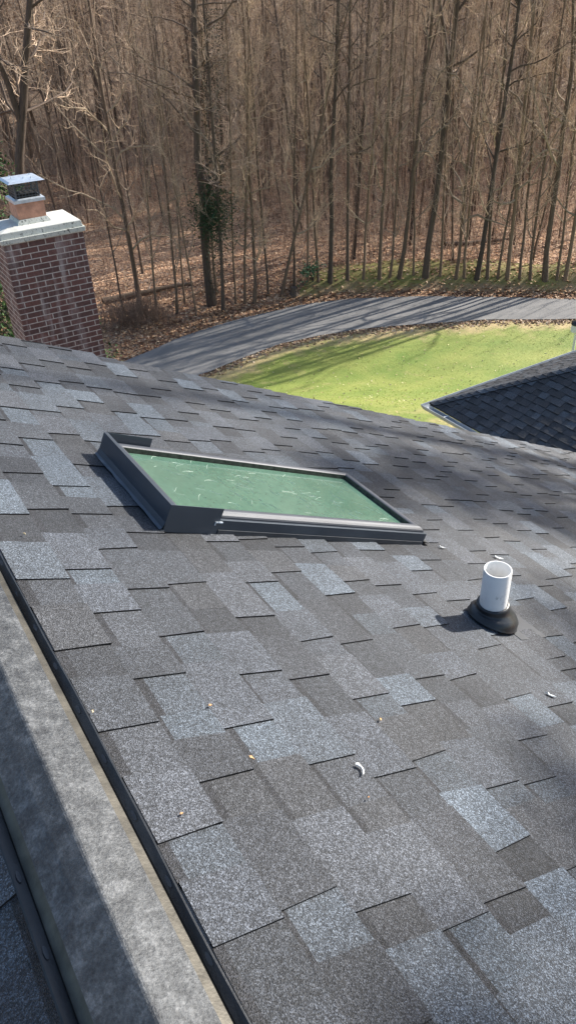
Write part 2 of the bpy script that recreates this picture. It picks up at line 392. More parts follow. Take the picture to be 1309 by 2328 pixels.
# ------------------------------------------------------------------ trees
def norm(a): return a/(np.linalg.norm(a, axis=-1, keepdims=True)+1e-9)
def grow(parent, prad, n, t0, t1, ang, length, k, rngr, up=.25, r_ratio=.5, jit=.1, tip=.25):
    """children of every parent path. parent [m,kp,3]"""
    m, kp, _ = parent.shape; tot = m*n
    pi = np.repeat(np.arange(m), n); t = rngr.uniform(t0, t1, tot)**1.0
    x = t*(kp-1); i0 = np.minimum(x.astype(int), kp-2); fr = (x-i0)[:, None]
    A = parent[pi, i0]; B = parent[pi, i0+1]; st = A+(B-A)*fr; d = norm(B-A)
    rp = prad[pi, i0]*(1-fr[:, 0])+prad[pi, i0+1]*fr[:, 0]
    rv = norm(rngr.normal(size=(tot, 3))); side = norm(rv-d*(rv*d).sum(1)[:, None])
    an = R(1)*rngr.uniform(ang[0], ang[1], tot)[:, None]
    dr = norm(d*np.cos(an)+side*np.sin(an)); dr[:, 2] = np.where(dr[:, 2] < -.25, -dr[:, 2]*.5, dr[:, 2])
    L = rngr.uniform(length[0], length[1], tot)
    if m == 1: L = L*(1.15-t)*1.25
    pts = [st]; cur = st; seg = (L/(k-1))[:, None]
    for j in range(1, k):
        dr = norm(dr+rngr.normal(0, jit*1.9, (tot, 3))+np.array([0, 0, up/(k-1)])); cur = cur+dr*seg; pts.append(cur)
    P = np.stack(pts, 1); r = np.minimum(rp*r_ratio, .9*rp)
    rad = r[:, None]*np.linspace(1, tip, k)[None]
    return P, rad
def tree_geo(seed, H=19., r=.15, crown0=.30, n1=24, n2=6, n3=5, lean=.02, limb=(2.2, 5.4), ang1=(32, 78), kmin=.0055, fork=False):
    g = np.random.default_rng(seed); k = 13
    zs = np.linspace(0, 1, k); wx = np.cumsum(g.normal(0, .085, k))*.6; wy = np.cumsum(g.normal(0, .085, k))*.6; wx[0] = wy[0] = 0
    P0 = np.stack([wx+zs*H*lean*g.normal(), wy+zs*H*lean*g.normal(), zs*H-.3], -1)[None]
    rad0 = (r*(1-zs)**.75*.92+.012)[None]; rad0[0, 0] *= 1.3
    trunks = [(P0, rad0)]
    if fork:
        Pf, rf = grow(P0, rad0, 1, .35, .45, (14, 22), (H*.5, H*.6), 9, g, up=.35, r_ratio=.72, jit=.05, tip=.2)
        # keep the fork unscaled in length
        trunks.append((Pf, rf))
    P1, r1 = grow(P0, rad0, n1, crown0, .98, ang1, limb, 7, g, up=.55, r_ratio=.42, jit=.13)
    allb = [(P1, r1)]
    if fork:
        Pg, rg = grow(Pf, rf, 8, .2, .95, ang1, (1.2, 2.6), 7, g, up=.5, r_ratio=.45, jit=.13); P1 = np.concatenate([P1, Pg]); r1 = np.concatenate([r1, rg]); allb = [(P1, r1)]
    P2, r2 = grow(P1, r1, n2, .18, .98, (22, 60), (.6, 1.7), 5, g, up=.35, r_ratio=.55, jit=.18)
    P3, r3 = grow(P2, np.maximum(r2, kmin), n3, .1, 1., (18, 60), (.25, .85), 3, g, up=.2, r_ratio=.75, jit=.2, tip=.45)
    r2 = np.maximum(r2, kmin); r3 = np.maximum(r3, kmin*.8)
    T = joinvf([tubes(p, q, 8) for p, q in trunks]); limbs = tubes(P1, np.maximum(r1, .009), 5)
    tw = joinvf([tubes(P2, r2, 3), tubes(P3, r3, 3)])
    return T, limbs, tw
def tree_meshes(name, bark, seed, **kw):
    T, Lm, W = tree_geo(seed, **kw)
    return (mesh_np('trunk', T[0], T[1], M[bark], smooth=True, link=False), mesh_np('limbs', Lm[0], Lm[1], M['limb'] if bark == 'bark' else M[bark], smooth=True, link=False), mesh_np('twigs', W[0], W[1], M['twig'], link=False))
VAR = []
specs = [dict(seed=1, r=.17, crown0=.16), dict(seed=2, r=.15, crown0=.35, H=20), dict(seed=3, r=.13, crown0=.15, n1=20, H=17), dict(seed=4, r=.19, crown0=.34, n1=28, H=21, fork=True),
         dict(seed=5, r=.11, crown0=.12, n1=20, H=15, limb=(1.5, 3.4)), dict(seed=6, r=.16, crown0=.14, n1=28, H=18, lean=.03), dict(seed=7, r=.09, crown0=.2, n1=18, H=13, limb=(1.2, 2.8)),
         dict(seed=8, r=.14, crown0=.2, H=19, lean=.04), dict(seed=9, r=.16, crown0=.25, H=19, n1=30, limb=(2.2, 5.2), fork=True)]
for i, s in enumerate(specs):
    s = dict(s); VAR.append(tree_meshes('v', 'bark_dark' if i in (1, 3, 7) else 'bark', **s))
def place_tree(l, q, var, rot=0., sc=1., thick=1., lean=(0, 0), label='bare leafless tree standing deep in the wood', group='bare trees deep in the wood', name='bare_tree', cat='tree'):
    x, y = xy(l, q); t = empty(name, (x, y, float(gz(np.array(l), np.array(q)))))
    t.rotation_euler = (lean[0], lean[1], rot) if False else (Matrix.Rotation(lean[0], 3, Vector((HD[0], HD[1], 0))) @ Matrix.Rotation(rot, 3, 'Z')).to_euler()
    t.scale = (sc*thick, sc*thick, sc); tag(t, label, cat, group)
    for nm, me in zip(('trunk', 'limbs', 'twigs'), VAR[var]):
        o = bpy.data.objects.new(nm, me); COL.objects.link(o); o.parent = t
    return t
G_EDGE = 'bare trees along the edge of the wood'
E1 = 'slender bare tree in the crowded front row behind the driveway bank'
# (px, py of the base, variant, trunk width in photo px, lean deg (+ = to the right), label)
FRONT = [
 (22, 705, 3, 40, 17, 'big grey tree at the far left, rising behind the chimney and forking near the top'),
 (318, 690, 5, 17, -1, 'tallest bare tree just right of the chimney, leaning left with long open side limbs'),
 (357, 716, 6, 8, 1, 'thin leaning sapling between the tall tree by the chimney and the driveway leaves'),
 (402, 712, 4, 9, 2.7, 'slim straight tree standing alone in leaves above the driveway bend'),
 (447, 716, 6, 7, -1, 'thin crooked sapling just left of the ivy clad tree'),
 (507, 706, 2, 13, 1, 'stout short-based tree just right of the ivy clad tree'),
 (556, 690, 6, 9, 2, 'thin upright tree between the ivy clad tree and the dead stump'),
 (577, 692, 4, 12, 1, 'bare trunk nearest the driveway leaves left of the stump'),
 (642, 672, 2, 12, 15, 'trunk leaning strongly to the right behind the stump'),
 (750, 645, 1, 17, 0, 'very straight dark trunk at the middle of the wood edge'),
 (790, 640, 7, 12, 0.5, None), (862, 636, 0, 13, 1.5, None), (906, 632, 8, 15, 4.6, 'forked tree with a crooked pale limb right of the middle'),
 (967, 628, 3, 23, 3.5, 'thickest trunk on the bank, between many thin ones'),
 (1035, 634, 5, 12, 1, None), (1083, 640, 7, 17, 2, 'dark trunk standing in the moss of the bank, right of the thickest trunk'), (1107, 634, 2, 12, -1, None),
 (1153, 640, 0, 15, -1, None), (1206, 640, 4, 11, 0, None), (1240, 644, 8, 20, -1, 'stout tree leaning right, near the right end of the bank'), (1284, 640, 2, 14, 2, None),
 (700, 640, 6, 8, 1, None), (724, 642, 4, 9, -1, None), (668, 650, 6, 8, 3, None), (825, 634, 6, 9, 0, None), (885, 630, 4, 9, 1, None), (940, 626, 6, 8, -1, None),
 (1000, 628, 6, 9, 1, None), (1055, 630, 4, 10, -1, None), (1130, 636, 6, 9, 0.5, None), (1180, 634, 6, 10, -2, None), (1265, 636, 6, 9, 1, None), (610, 668, 6, 8, 0, None), (535, 690, 6, 7, 1, None), (420, 690, 6, 7, 0, None), (280, 700, 6, 7, -1, None)]
def edge_tree(i, px, py, var, wpx, lean, lab):
    l, q, P = hit_px(px, py, gz); l2 = l
    e = q-qfar(l)
    if e < 1.2: q = qfar(l)+1.2
    D = float(np.dot(P-CAM, FW)); wid = wpx/FPX*D
    base = specs[var].get('r')*2*.98; th = wid/base
    th = min(max(th*.62, .36), 1.3)
    return place_tree(l2, q, var, rot=i*1.37, sc=1.0, thick=th, lean=(R(lean), 0), label=lab or E1, group=None if lab else G_EDGE, name='bare_tree')
for i, a in enumerate(FRONT): edge_tree(i, *a)
# ivy clad tree
def leaf_cloud(C, n, size, tones, seed=0):
    """C [n,3] centres"""
    g = np.random.default_rng(seed); n = len(C); u = norm(g.normal(size=(n, 3))); v = norm(np.cross(u, g.normal(size=(n, 3)))); s = (size*g.uniform(.5, 1.3, n))[:, None]
    V = np.stack([C-u*s, C-v*s*.5, C+u*s, C+v*s*.5], 1).reshape(-1, 3); F = np.arange(4*n).reshape(n, 4)
    T = np.array(tones)[g.integers(0, len(tones), n)]*g.uniform(.6, 1.4, (n, 1)); return V, F, T
l, q, P = hit_px(484, 694, gz); D = 40.
iv = place_tree(l, max(q, qfar(l)+1.2), 7, rot=.4, thick=1.35, lean=(R(5), 0), label='ivy clad tree with a dark evergreen clump low on its trunk', group=None, name='ivy_tree')
g_ = np.random.default_rng(5); n = 5200; zz = g_.uniform(.5, 11, n)**1.; a = g_.uniform(0, 6.283, n); rr = .16+np.abs(g_.normal(0, .14, n))
V, F, T = leaf_cloud(np.stack([np.cos(a)*rr, np.sin(a)*rr, zz], -1), n, .03, [(.035, .04, .022), (.06, .05, .035), (.03, .045, .02)], 3)
mesh_np('ivy', V, F, M['leafy'], iv, tone=T)
n = 3600; Cc = g_.normal(0, 1, (n, 3))*np.array([.33, .33, .62])+np.array([-.25, -.2, 4.0])
V, F, T = leaf_cloud(Cc, n, .045, [(.02, .05, .02), (.03, .065, .03), (.045, .06, .025)], 4)
mesh_np('evergreen_clump', V, F, M['leafy'], iv, tone=T)
# trees deeper in the wood; the extra ones to the right throw the shadows on driveway and lawn
pts = []; tries = 0
gT = np.random.default_rng(21)
while len(pts) < 232 and tries < 60000:
    tries += 1
    if len(pts) < 3: l = gT.uniform(19, 42); q = qfar(l)+gT.uniform(1.6, 9)
    else:
        q = 33+42*gT.random()**.85; l = gT.uniform(-1, 1)*(q*.46+3)
        if q < qfar(l)+1.9: continue
        if -14 < l < 3 and q < 49 and gT.random() < .85: continue
    if min([abs(l-a)+abs(q-b) for a, b in pts] or [9]) < (3.5 if len(pts) < 3 else 1.15): continue
    pts.append((l, q))
for i, (l, q) in enumerate(pts):
    v = int(gT.integers(0, 9)); place_tree(l, q, v, rot=gT.uniform(0, 6.28), sc=gT.uniform(.85, 1.15), thick=gT.uniform(.32, .62), lean=(R(gT.normal(0, 3.4)+l*.05), 0))
# tall trees beyond the right edge of the picture: their limbs shade the roof
for k, (x, y, v, rz, s_) in enumerate([(16.5, 4.3, 0, .3, 1.0)]):
    l, q = lq(x, y); place_tree(l, q, v, rot=rz, sc=s_, thick=1.3, label='tall bare garden tree beside the house, outside the picture', group=None)
# far wood, one mass
parts = []; tw = []; gF = np.random.default_rng(3)
bases = [tree_geo(100+i, H=17, r=.10, crown0=.2, n1=22, n2=5, n3=4, kmin=.012) for i in range(4)]
for i in range(460):
    q = 60+75*gF.random()**.9; l = gF.uniform(-1, 1)*(q*.47+4); x, y = xy(l, q); z = float(gz(np.array(l), np.array(q)))
    T, Lm, W = bases[i % 4]; a = gF.uniform(0, 6.28); s = gF.uniform(.8, 1.25); c, s_ = math.cos(a), math.sin(a)
    Rm = np.array([[c, -s_, 0], [s_, c, 0], [0, 0, 1]])
    for src, dst in ((T, parts), (Lm, parts), (W, tw)): dst.append(((src[0]@Rm.T)*np.array([s*1.1, s*1.1, s])+np.array([x, y, z]), src[1]))
V, F = joinvf(parts); o = mesh_np('far_wood_trunks', V, F, M['bark'], smooth=True); tag(o, 'mass of bare trunks far off on the wooded hillside', 'wood', kind='stuff')
V, F = joinvf(tw); o = mesh_np('far_wood_twigs', V, F, M['twig']); tag(o, 'haze of bare twigs far off on the wooded hillside', 'wood', kind='stuff')
# undergrowth: thin stems and saplings
def brush(name, n, pos, h0, h1, r, label, bend=.25, k=5, sub=3, mat='twig', spread=.06):
    l, q = pos(n); n = len(l); X, Y = xy(l, q); Z = gz(l, q)-.03; H = RNG.uniform(h0, h1, n)**1.0
    d = RNG.normal(0, bend, (n, 3)); d[:, 2] = 1; d = norm(d); cur = np.stack([X, Y, Z], -1); pts = [cur]
    for j in range(1, k):
        d = norm(d+RNG.normal(0, spread*2, (n, 3))); cur = cur+d*(H/(k-1))[:, None]; pts.append(cur)
    P = np.stack(pts, 1); rad = (r*RNG.uniform(.6, 1.4, n))[:, None]*np.linspace(1, .35, k)[None]
    pa = [tubes(P, rad, 3)]
    if sub:
        P2, r2 = grow(P, rad, sub, .25, 1., (20, 60), (.15*h0+.1, .28*h1), 4, RNG, up=.3, r_ratio=.7, jit=.2); r2 = np.maximum(r2, .005); pa.append(tubes(P2, r2, 3))
    V, F = joinvf(pa); o = mesh_np(name, V, F, M[mat]); return tag(o, label, 'undergrowth', kind='stuff')
def wood_pos(n):
    q = 33+34*RNG.random(n)**1.1; l = RNG.uniform(-1, 1, n)*(q*.46+2); k = (q > qfar(l)+2.2) & ~((l > -15) & (l < .5) & (q < 49) & (RNG.random(n) < .86)) & ~((q < 44) & (RNG.random(n) < .45)); return l[k], q[k]
brush('saplings', 1500, wood_pos, 2.0, 8.5, .017, 'thin bare saplings crowding the floor of the wood', bend=.12, k=7, sub=9, mat='sapling', spread=.06)
brush('undergrowth', 5200, wood_pos, .6, 2.8, .010, 'tangle of bare brush between the trees', bend=.4, sub=4)
lb, qb, _ = hit_px(300, 752, gz)
def thick_pos(n): return lb+RNG.normal(0, .75, n), np.maximum(qb+1.0+RNG.normal(0, .6, n), qfar(lb)+.4)
brush('reddish_thicket', 420, thick_pos, .4, 1.3, .007, 'reddish brown thicket of fine stems beside the chimney foot', bend=.5, sub=5, mat='sapling')

# fallen logs, stump, green shrub
def log(p0, p1, r, label, nb=4):
    a = hit_px(*p0, gz); b = hit_px(*p1, gz); A = a[2]+np.array([0, 0, r*.8]); B = b[2]+np.array([0, 0, r*.8]); Ln = np.linalg.norm(B-A); k = 7
    t = empty('fallen_log', tuple(A)); P = (np.linspace(0, 1, k)[:, None]*(B-A)[None]+RNG.normal(0, .04, (k, 3)))[None]
    rad = (r*np.linspace(1, .45, k))[None]; V, F = tubes(P, rad, 8); mesh_np('log', V, F, M['bark'], t, smooth=True)
    P2, r2 = grow(P, rad, nb, .4, .95, (30, 60), (.6, 1.8), 5, RNG, up=.2, r_ratio=.45); V, F = tubes(P2, r2, 4); mesh_np('branches', V, F, M['twig'], t)
    tag(t, label, 'log')
log((235, 690), (436, 650), .16, 'long fallen log lying in leaves behind the slim trees near the chimney')
log((395, 690), (470, 660), .07, 'thin broken branch on the leaves left of the ivy clad tree', 6)
log((1010, 560), (1160, 548), .13, 'fallen trunk lying across the wood floor behind the bank at the right')
s_l, s_q, s_P = hit_px(668, 668, gz)
st = MB(); nseg = 12; ring = [[(math.cos(2*math.pi*i/nseg)*r_*(1+.1*math.sin(3*i)), math.sin(2*math.pi*i/nseg)*r_, z_+.03*math.sin(i*2.)*(z_ > .2)) for i in range(nseg)] for r_, z_ in ((.24, -.05), (.17, .1), (.15, .3))]
st.add(ring[0]+ring[1]+ring[2], [(a*nseg+i, a*nseg+(i+1) % nseg, (a+1)*nseg+(i+1) % nseg, (a+1)*nseg+i) for a in range(2) for i in range(nseg)]+[tuple(2*nseg+i for i in range(nseg))])
so_ = st.build('tree_stump', M['bark_dark']); so_.location = tuple(s_P); tag(so_, 'low dark tree stump at the left tip of the mossy bank', 'stump')
def shrub(px, py, R_, n, label, tones, name='green_shrub', size=.06):
    l, q, P = hit_px(px, py, gz); t = empty(name, tuple(P)); g = np.random.default_rng(int(px))
    base = np.zeros((16, 1, 3)); d = norm(g.normal(0, .5, (16, 3))+[0, 0, 1]); Pp = np.stack([d*0, d*R_*.6, d*R_*1.1], 1); V, F = tubes(Pp, np.full((16, 3), .012), 4); mesh_np('stems', V, F, M['bark'], t)
    ends = d*R_; C = ends[g.integers(0, 16, n)]+g.normal(0, R_*.24, (n, 3)); C[:, 2] = np.abs(C[:, 2])+.05
    V, F, T = leaf_cloud(C, n, size, tones, int(px)); mesh_np('foliage', V, F, M['leafy'], t, tone=T); tag(t, label, 'shrub')
shrub(712, 640, .62, 420, 'small glossy green shrub at the wood edge above the mossy bank', [(.05, .12, .05), (.08, .17, .08), (.12, .20, .11)])

# evergreen behind the chimney
def conifer(P, top_z, label, seed=8, n=46000, grow_=1.0, rmax=9.):
    l, q = lq(P[0], P[1]); z0 = float(gz(np.array(l), np.array(q))); t = empty('evergreen_tree', (P[0], P[1], z0)); g = np.random.default_rng(seed)
    top = top_z-z0
    k = 6; V, F = tubes(np.stack([np.zeros(k), np.zeros(k), np.linspace(-.2, top, k)], -1)[None], np.linspace(.2, .02, k)[None], 8); mesh_np('trunk', V, F, M['bark_dark'], t, smooth=True)
    nb = 520; z = g.uniform(.06, 1, nb)*top; rad = np.minimum((top-z)**.62*1.02*grow_+.15, rmax); a = g.uniform(0, 6.28, nb); kk = 5
    u = np.linspace(0, 1, kk); P1 = np.stack([np.cos(a)[:, None]*rad[:, None]*u, np.sin(a)[:, None]*rad[:, None]*u, z[:, None]+.25*u-.75*u**2*rad[:, None]*.6], -1)
    V, F = tubes(P1, np.full((nb, kk), .012), 3); mesh_np('branches', V, F, M['bark_dark'], t)
    bi = g.integers(0, nb, n); f = g.uniform(.25, 1.02, n)*(kk-1); i0 = np.minimum(f.astype(int), kk-2); fr = (f-i0)[:, None]
    C = P1[bi, i0]*(1-fr)+P1[bi, np.minimum(i0+1, kk-1)]*fr+g.normal(0, .085, (n, 3)); V, F, T = leaf_cloud(C, n, .048, [(.035, .085, .025), (.06, .12, .035), (.10, .16, .05), (.02, .05, .018)], 9)
    mesh_np('needles', V, F, M['leafy'], t, tone=T); tag(t, label, 'tree')
conifer(CAM+ray(-95, 640)*17., 11.15, 'dark green evergreen tree behind the brick chimney at the left edge')
conifer(np.array([11.5, -.25, 2.4]), 17.05, 'broad unseen evergreen, added beside the house to shade the near roof', 12, 40000, 1.5, 2.3)  # unseen tree, added to darken the foreground of the roof
conifer(np.array([14., 3.15, 2.4]), 16.2, 'slender unseen evergreen, added beyond the eave to cast a tapering roof shadow', 14, 24000, .5, .9)  # added out of view; narrow cone shaped for the shadow patch on the roof

# ------------------------------------------------------------------ shingled slopes
TONES = [((.033, .034, .037), 3), ((.041, .043, .047), 4), ((.052, .055, .061), 4), ((.063, .070, .078), 2.8), ((.076, .087, .098), 1.7), ((.046, .046, .048), 2.5), ((.057, .059, .064), 3)]
def tone_pick(rg): 
    t = rg.choices([a for a, _ in TONES], [b for _, b in TONES])[0]; k = rg.uniform(.9, 1.12); return tuple(c*k for c in t)
def slope(name, S, T_, N_, O, s_list, trange, parent, seed, expo=.1425, skip=None, mat=None, wedge=.0055, drop=0.):
    """courses of laminated shingles. s grows down the slope, t along it"""
    rg = random.Random(seed); mb = MB()
    def P(s, t, e): return (O[0]+S[0]*s+T_[0]*t+N_[0]*e, O[1]+S[1]*s+T_[1]*t+N_[1]*e, O[2]+S[2]*s+T_[2]*t+N_[2]*e)
    for s in s_list:
        a, b = trange(s); a2, b2 = trange(s+expo)
        if b-a < .05: continue
        j0 = rg.uniform(-.010, .010); j1 = rg.uniform(-.014, .010); t = a+j0; cells = []
        while t < b:
            wd = rg.uniform(.11, .24); gp = rg.uniform(.06, .17)
            cells.append((t, min(t+wd, b), 1)); cells.append((min(t+wd, b), min(t+wd+gp, b), 0)); t += wd+gp
            if rg.random() < .12: cells.append((t, min(t+.12, b), 2)); t += .12
        cells = [c for c in cells if c[1]-c[0] > .004]
        prev = None
        for (u, v, k) in cells:
            top_lo, top_hi = (.0048, .0108) if k == 1 else (.0002, .0060)
            top_hi += rg.uniform(-.0004, .0012)
            w0 = rg.uniform(-.006, .012); w1 = rg.uniform(-.012, .006)
            # trimmed to the range at both ends (hips)
            def cl(x, lo, hi): return max(lo, min(hi, x))
            u0, v0 = cl(u, a, b), cl(v, a, b); u1, v1 = cl(u+(w0 if k == 1 else 0), a2, b2), cl(v+(w1 if k == 1 else 0), a2, b2)
            if u == cells[0][0]: u0, u1 = a+j0, a2+j0
            if v >= b-1e-6: v0, v1 = b+j1, b2+j1
            if k != 1: u0 -= .009 if u != cells[0][0] else 0; u1 -= .009 if u != cells[0][0] else 0; v0 += .009 if v < b-1e-6 else 0; v1 += .009 if v < b-1e-6 else 0
            tn = tone_pick(rg)
            if k != 1: tn = tuple(c*.82 for c in tn)
            s0, s1 = s, s+expo+rg.uniform(-.0015, .0025)
            sm = (s0+s1)/2; sag = rg.uniform(-.0006, .0008)
            q = [P(s0, u0, top_lo), P(s1, u1, top_hi), P(s1, v1, top_hi), P(s0, v0, top_lo), P(s0, u0, -.004), P(s1, u1, -.002), P(s1, v1, -.002), P(s0, v0, -.004)]
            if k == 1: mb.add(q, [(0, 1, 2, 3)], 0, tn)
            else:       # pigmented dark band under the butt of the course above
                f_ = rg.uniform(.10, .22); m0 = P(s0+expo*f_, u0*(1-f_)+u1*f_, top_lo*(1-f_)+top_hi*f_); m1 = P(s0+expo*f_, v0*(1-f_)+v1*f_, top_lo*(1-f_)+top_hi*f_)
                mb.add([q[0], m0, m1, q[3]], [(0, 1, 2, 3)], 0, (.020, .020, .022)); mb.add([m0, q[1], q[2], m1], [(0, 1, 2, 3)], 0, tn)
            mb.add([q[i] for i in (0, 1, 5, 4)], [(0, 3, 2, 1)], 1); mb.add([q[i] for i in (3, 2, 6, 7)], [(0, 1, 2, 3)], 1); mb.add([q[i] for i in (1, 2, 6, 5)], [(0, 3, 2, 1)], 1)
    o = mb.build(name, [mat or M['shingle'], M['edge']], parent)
    return o
cs, sn = math.cos(SL), math.sin(SL)
S_ = np.array([cs, 0, -sn]); N_ = np.array([sn, 0, cs]); Y_ = np.array([0, 1., 0]); O_ = CAM-HR*N_
XR = .0594; ZA = 12-1.198; ZP = 12-1.1645       # ridge line x, apex z, vent peak z
house = empty('house', (XR, 0, 0)); tag(house, 'house with a dark shingled roof carrying a skylight, white pipe and metal ridge vent', 'house')
house_inv = Matrix.Translation((-XR, 0, 0))
def to_house(o): o.parent = house; o.matrix_parent_inverse = Matrix.Translation((-XR, 0, 0)); return o
def roof_t(s): return -3.2, 4.165
s_first = .7135
roofo = to_house(slope('roof', S_, Y_, N_, O_, [s_first+.1425*i for i in range(56)], roof_t, None, 3))
s_eave = s_first+.1425*56
OL = np.array([XR, 0, ZA]); SLf = np.array([-cs, 0, -sn]); NL = np.array([-sn, 0, cs])
lo = to_house(slope('roof', SLf, Y_, NL, OL-NL*.0, [.128+.1425*i for i in range(40)], roof_t, None, 9)); lo['label'] = 'shaded far slope of the roof left of the ridge vent'
# deck, fascia, gutter and walls
mb = MB()
xe = O_[0]+S_[0]*s_eave; ze = O_[2]+S_[2]*s_eave; xl = XR-cs*5.7; zl = ZA-sn*5.7
for y0, y1 in ((-3.15, 4.12),):
    mb.add([(XR, y0, ZA-.012), (xe-.01, y0, ze-.012), (xe-.01, y0, ze-.17), (XR, y0, ZA-.17), (XR, y1, ZA-.012), (xe-.01, y1, ze-.012), (xe-.01, y1, ze-.17), (XR, y1, ZA-.17)], [(0,3,2,1),(4,5,6,7),(0,1,5,4),(1,2,6,5),(2,3,7,6)])
    mb.add([(XR, y0, ZA-.012), (xl+.01, y0, zl-.012), (xl+.01, y0, zl-.17), (XR, y0, ZA-.17), (XR, y1, ZA-.012), (xl+.01, y1, zl-.012), (xl+.01, y1, zl-.17), (XR, y1, ZA-.17)], [(0,1,2,3),(4,7,6,5),(0,4,5,1),(1,5,6,2),(2,6,7,3)])
to_house(mb.build('roof_deck', M['white']))
mb = MB(); x0, x1, y0, y1 = xl+.45, xe-.45, -2.9, 3.75
zr = ZA-.19; zx0 = zr-(XR-x0)*math.tan(SL); zx1 = zr-(x1-XR)*math.tan(SL); zb = 1.0
mb.add([(x0, y0, zb), (x1, y0, zb), (x1, y0, zx1), (XR, y0, zr), (x0, y0, zx0), (x0, y1, zb), (x1, y1, zb), (x1, y1, zx1), (XR, y1, zr), (x0, y1, zx0)],
       [(0,1,2,3,4), (9,8,7,6,5), (0,4,9,5), (1,6,7,2), (0,5,6,1)])
to_house(mb.build('wall', M['wall']))
for (wx, wz) in ((1.5, 8.2), (3.8, 7.2), (-2.2, 7.6), (1.5, 4.6), (4.5, 4.6)):
    mb = MB(); mb.box((wx-.5, 3.752, wz-.6), (wx+.5, 3.80, wz-.52)); mb.box((wx-.5, 3.752, wz+.52), (wx+.5, 3.80, wz+.6)); mb.box((wx-.5, 3.752, wz-.52), (wx-.42, 3.80, wz+.52)); mb.box((wx+.42, 3.752, wz-.52), (wx+.5, 3.80, wz+.52))
    wo = to_house(mb.build('window', M['white'])); mb = MB(); mb.box((wx-.42, 3.753, wz-.52), (wx+.42, 3.77, wz+.52)); g2 = mb.build('pane', M['black']); g2.parent = wo

# ---- ridge vent
def strip(mb, prof, ys, mi=0, wav=None):
    """prof: list of (x,z); swept along y"""
    n = len(prof); b = []
    for y in ys:
        dx, dz = wav(y) if wav else (0, 0)
        for i, (x, z) in enumerate(prof): b.append((x+dx*(i in wavset), y, z+dz*(i in wavset)))
    fs = [(j*n+i, j*n+i+1, (j+1)*n+i+1, (j+1)*n+i) for j in range(len(ys)-1) for i in range(n-1)]
    mb.add(b, fs, mi)
ys = list(np.arange(-3.2, 4.175, .06))+[4.175]
wavset = set()
vent = to_house(MB().build('ridge_vent', M['cap'])) if False else None
mb = MB(); wavset = {0, 1, 7, 8}
e1, e2 = .0756, .0370
prof = [(XR-e1+.002, ZP-e2-.010), (XR-e1, ZP-e2), (XR-.036, ZP-.0165), (XR-.004, ZP-.0007), (XR, ZP), (XR+.004, ZP-.0007), (XR+.036, ZP-.0165), (XR+e1, ZP-e2), (XR+e1-.002, ZP-e2-.010)]
strip(mb, prof, ys, 0, lambda y: (0, .0012*math.sin(y*5.1)+.0008*math.sin(y*13.)))
vent = to_house(mb.build('ridge_vent', M['cap'], smooth=False)); vent['label'] = 'weathered grey metal ridge vent cap, lit on the right half'
for sg in (1, -1):
    mb = MB(); wavset = {0, 1}
    def rz(dx): return ZA-dx*math.tan(SL)
    fl = [(XR+sg*dx, rz(dx)+e) for dx, e in ((.050, .016), (.075, .012), (.0945, .0085))]
    wavset = set(); strip(mb, fl, ys)
    f = mb.build('channel', M['bronze']); f.parent = vent
    mb = MB(); wavset = {2, 3}
    lip = [(XR+sg*dx, rz(dx)+e) for dx, e in ((.0925, .0040), (.0965, .0120), (.1119, .0270), (.1150, .0275), (.1150, .004))]
    strip(mb, lip, ys, 0, lambda y: (.0016*math.sin(y*6.3+sg)+.0008*math.sin(y*17.), .0016*math.sin(y*4.4+1)+.0009*math.sin(y*21)))
    f = mb.build('baffle', M['black']); f.parent = vent
    mb = MB(); y = -2.95
    while y < 4.1:   # pressed oblong slots on the inner face of the baffle
        c = 7
        for j in range(c):
            a0 = -.012+.024*j/c; a1 = -.012+.024*(j+1)/c; h0 = .0034*math.sqrt(max(.15, 1-(a0/.013)**2)); h1 = .0034*math.sqrt(max(.15, 1-(a1/.013)**2))
            xx = XR+sg*.1040; zc = rz(.1040)+.0205
            mb.add([(xx-sg*h0, y+a0, zc-h0*.5), (xx-sg*h1, y+a1, zc-h1*.5), (xx+sg*h1, y+a1, zc+h1*.5), (xx+sg*h0, y+a0, zc+h0*.5)], [(0, 1, 2, 3)])
        y += .147
    f = mb.build('slots', M['plate']); f.parent = vent
# ---- roof-local matrix
MR = Matrix([[S_[0], Y_[0], N_[0], O_[0]], [S_[1], Y_[1], N_[1], O_[1]], [S_[2], Y_[2], N_[2], O_[2]], [0, 0, 0, 1]])
# ---- skylight (local s, t, e)
a0, a1, b0, b1 = 1.290, 2.572, 2.006, 2.606
def ring_sweep(mb, x0, x1, y0, y1, prof, mi=0):
    n = len(prof); vs = []
    for (cx, cy, dx, dy) in ((x0, y0, 1, 1), (x1, y0, -1, 1), (x1, y1, -1, -1), (x0, y1, 1, -1)):
        for (ins, e) in prof: vs.append((cx+dx*ins, cy+dy*ins, e))
    fs = [(c*n+i, ((c+1) % 4)*n+i, ((c+1) % 4)*n+i+1, c*n+i+1) for c in range(4) for i in range(n-1)]
    mb.add(vs, fs, mi)
mb = MB(); ring_sweep(mb, a0, a1, b0, b1, [(-.001, .003), (0, .010), (0, .060), (.0015, .0615), (.016, .0615), (.017, .050)])
sky_o = to_house(mb.build('skylight', M['clad'], M=MR)); sky_o['label'] = 'low skylight in dark metal cladding with a green pane'
def part(mb, name, mat, par=None, **kw): o = mb.build(name, mat, None, M=MR, **kw); o.parent = par or sky_o; return o
mb = MB(); ring_sweep(mb, a0+.014, a1-.012, b0+.012, b1-.012, [(0, .052), (0, .0665), (.003, .072), (.010, .0775), (.020, .0812), (.031, .0820), (.040, .0800), (.0445, .0765)])
part(mb, 'sash', M['cladsoft'], smooth=False)
mb = MB(); ring_sweep(mb, a0+.0585, a1-.0565, b0+.0565, b1-.0565, [(0, .0765), (.0004, .0560), (.012, .0555)])
part(mb, 'glazing_spacer', M['spacer'])
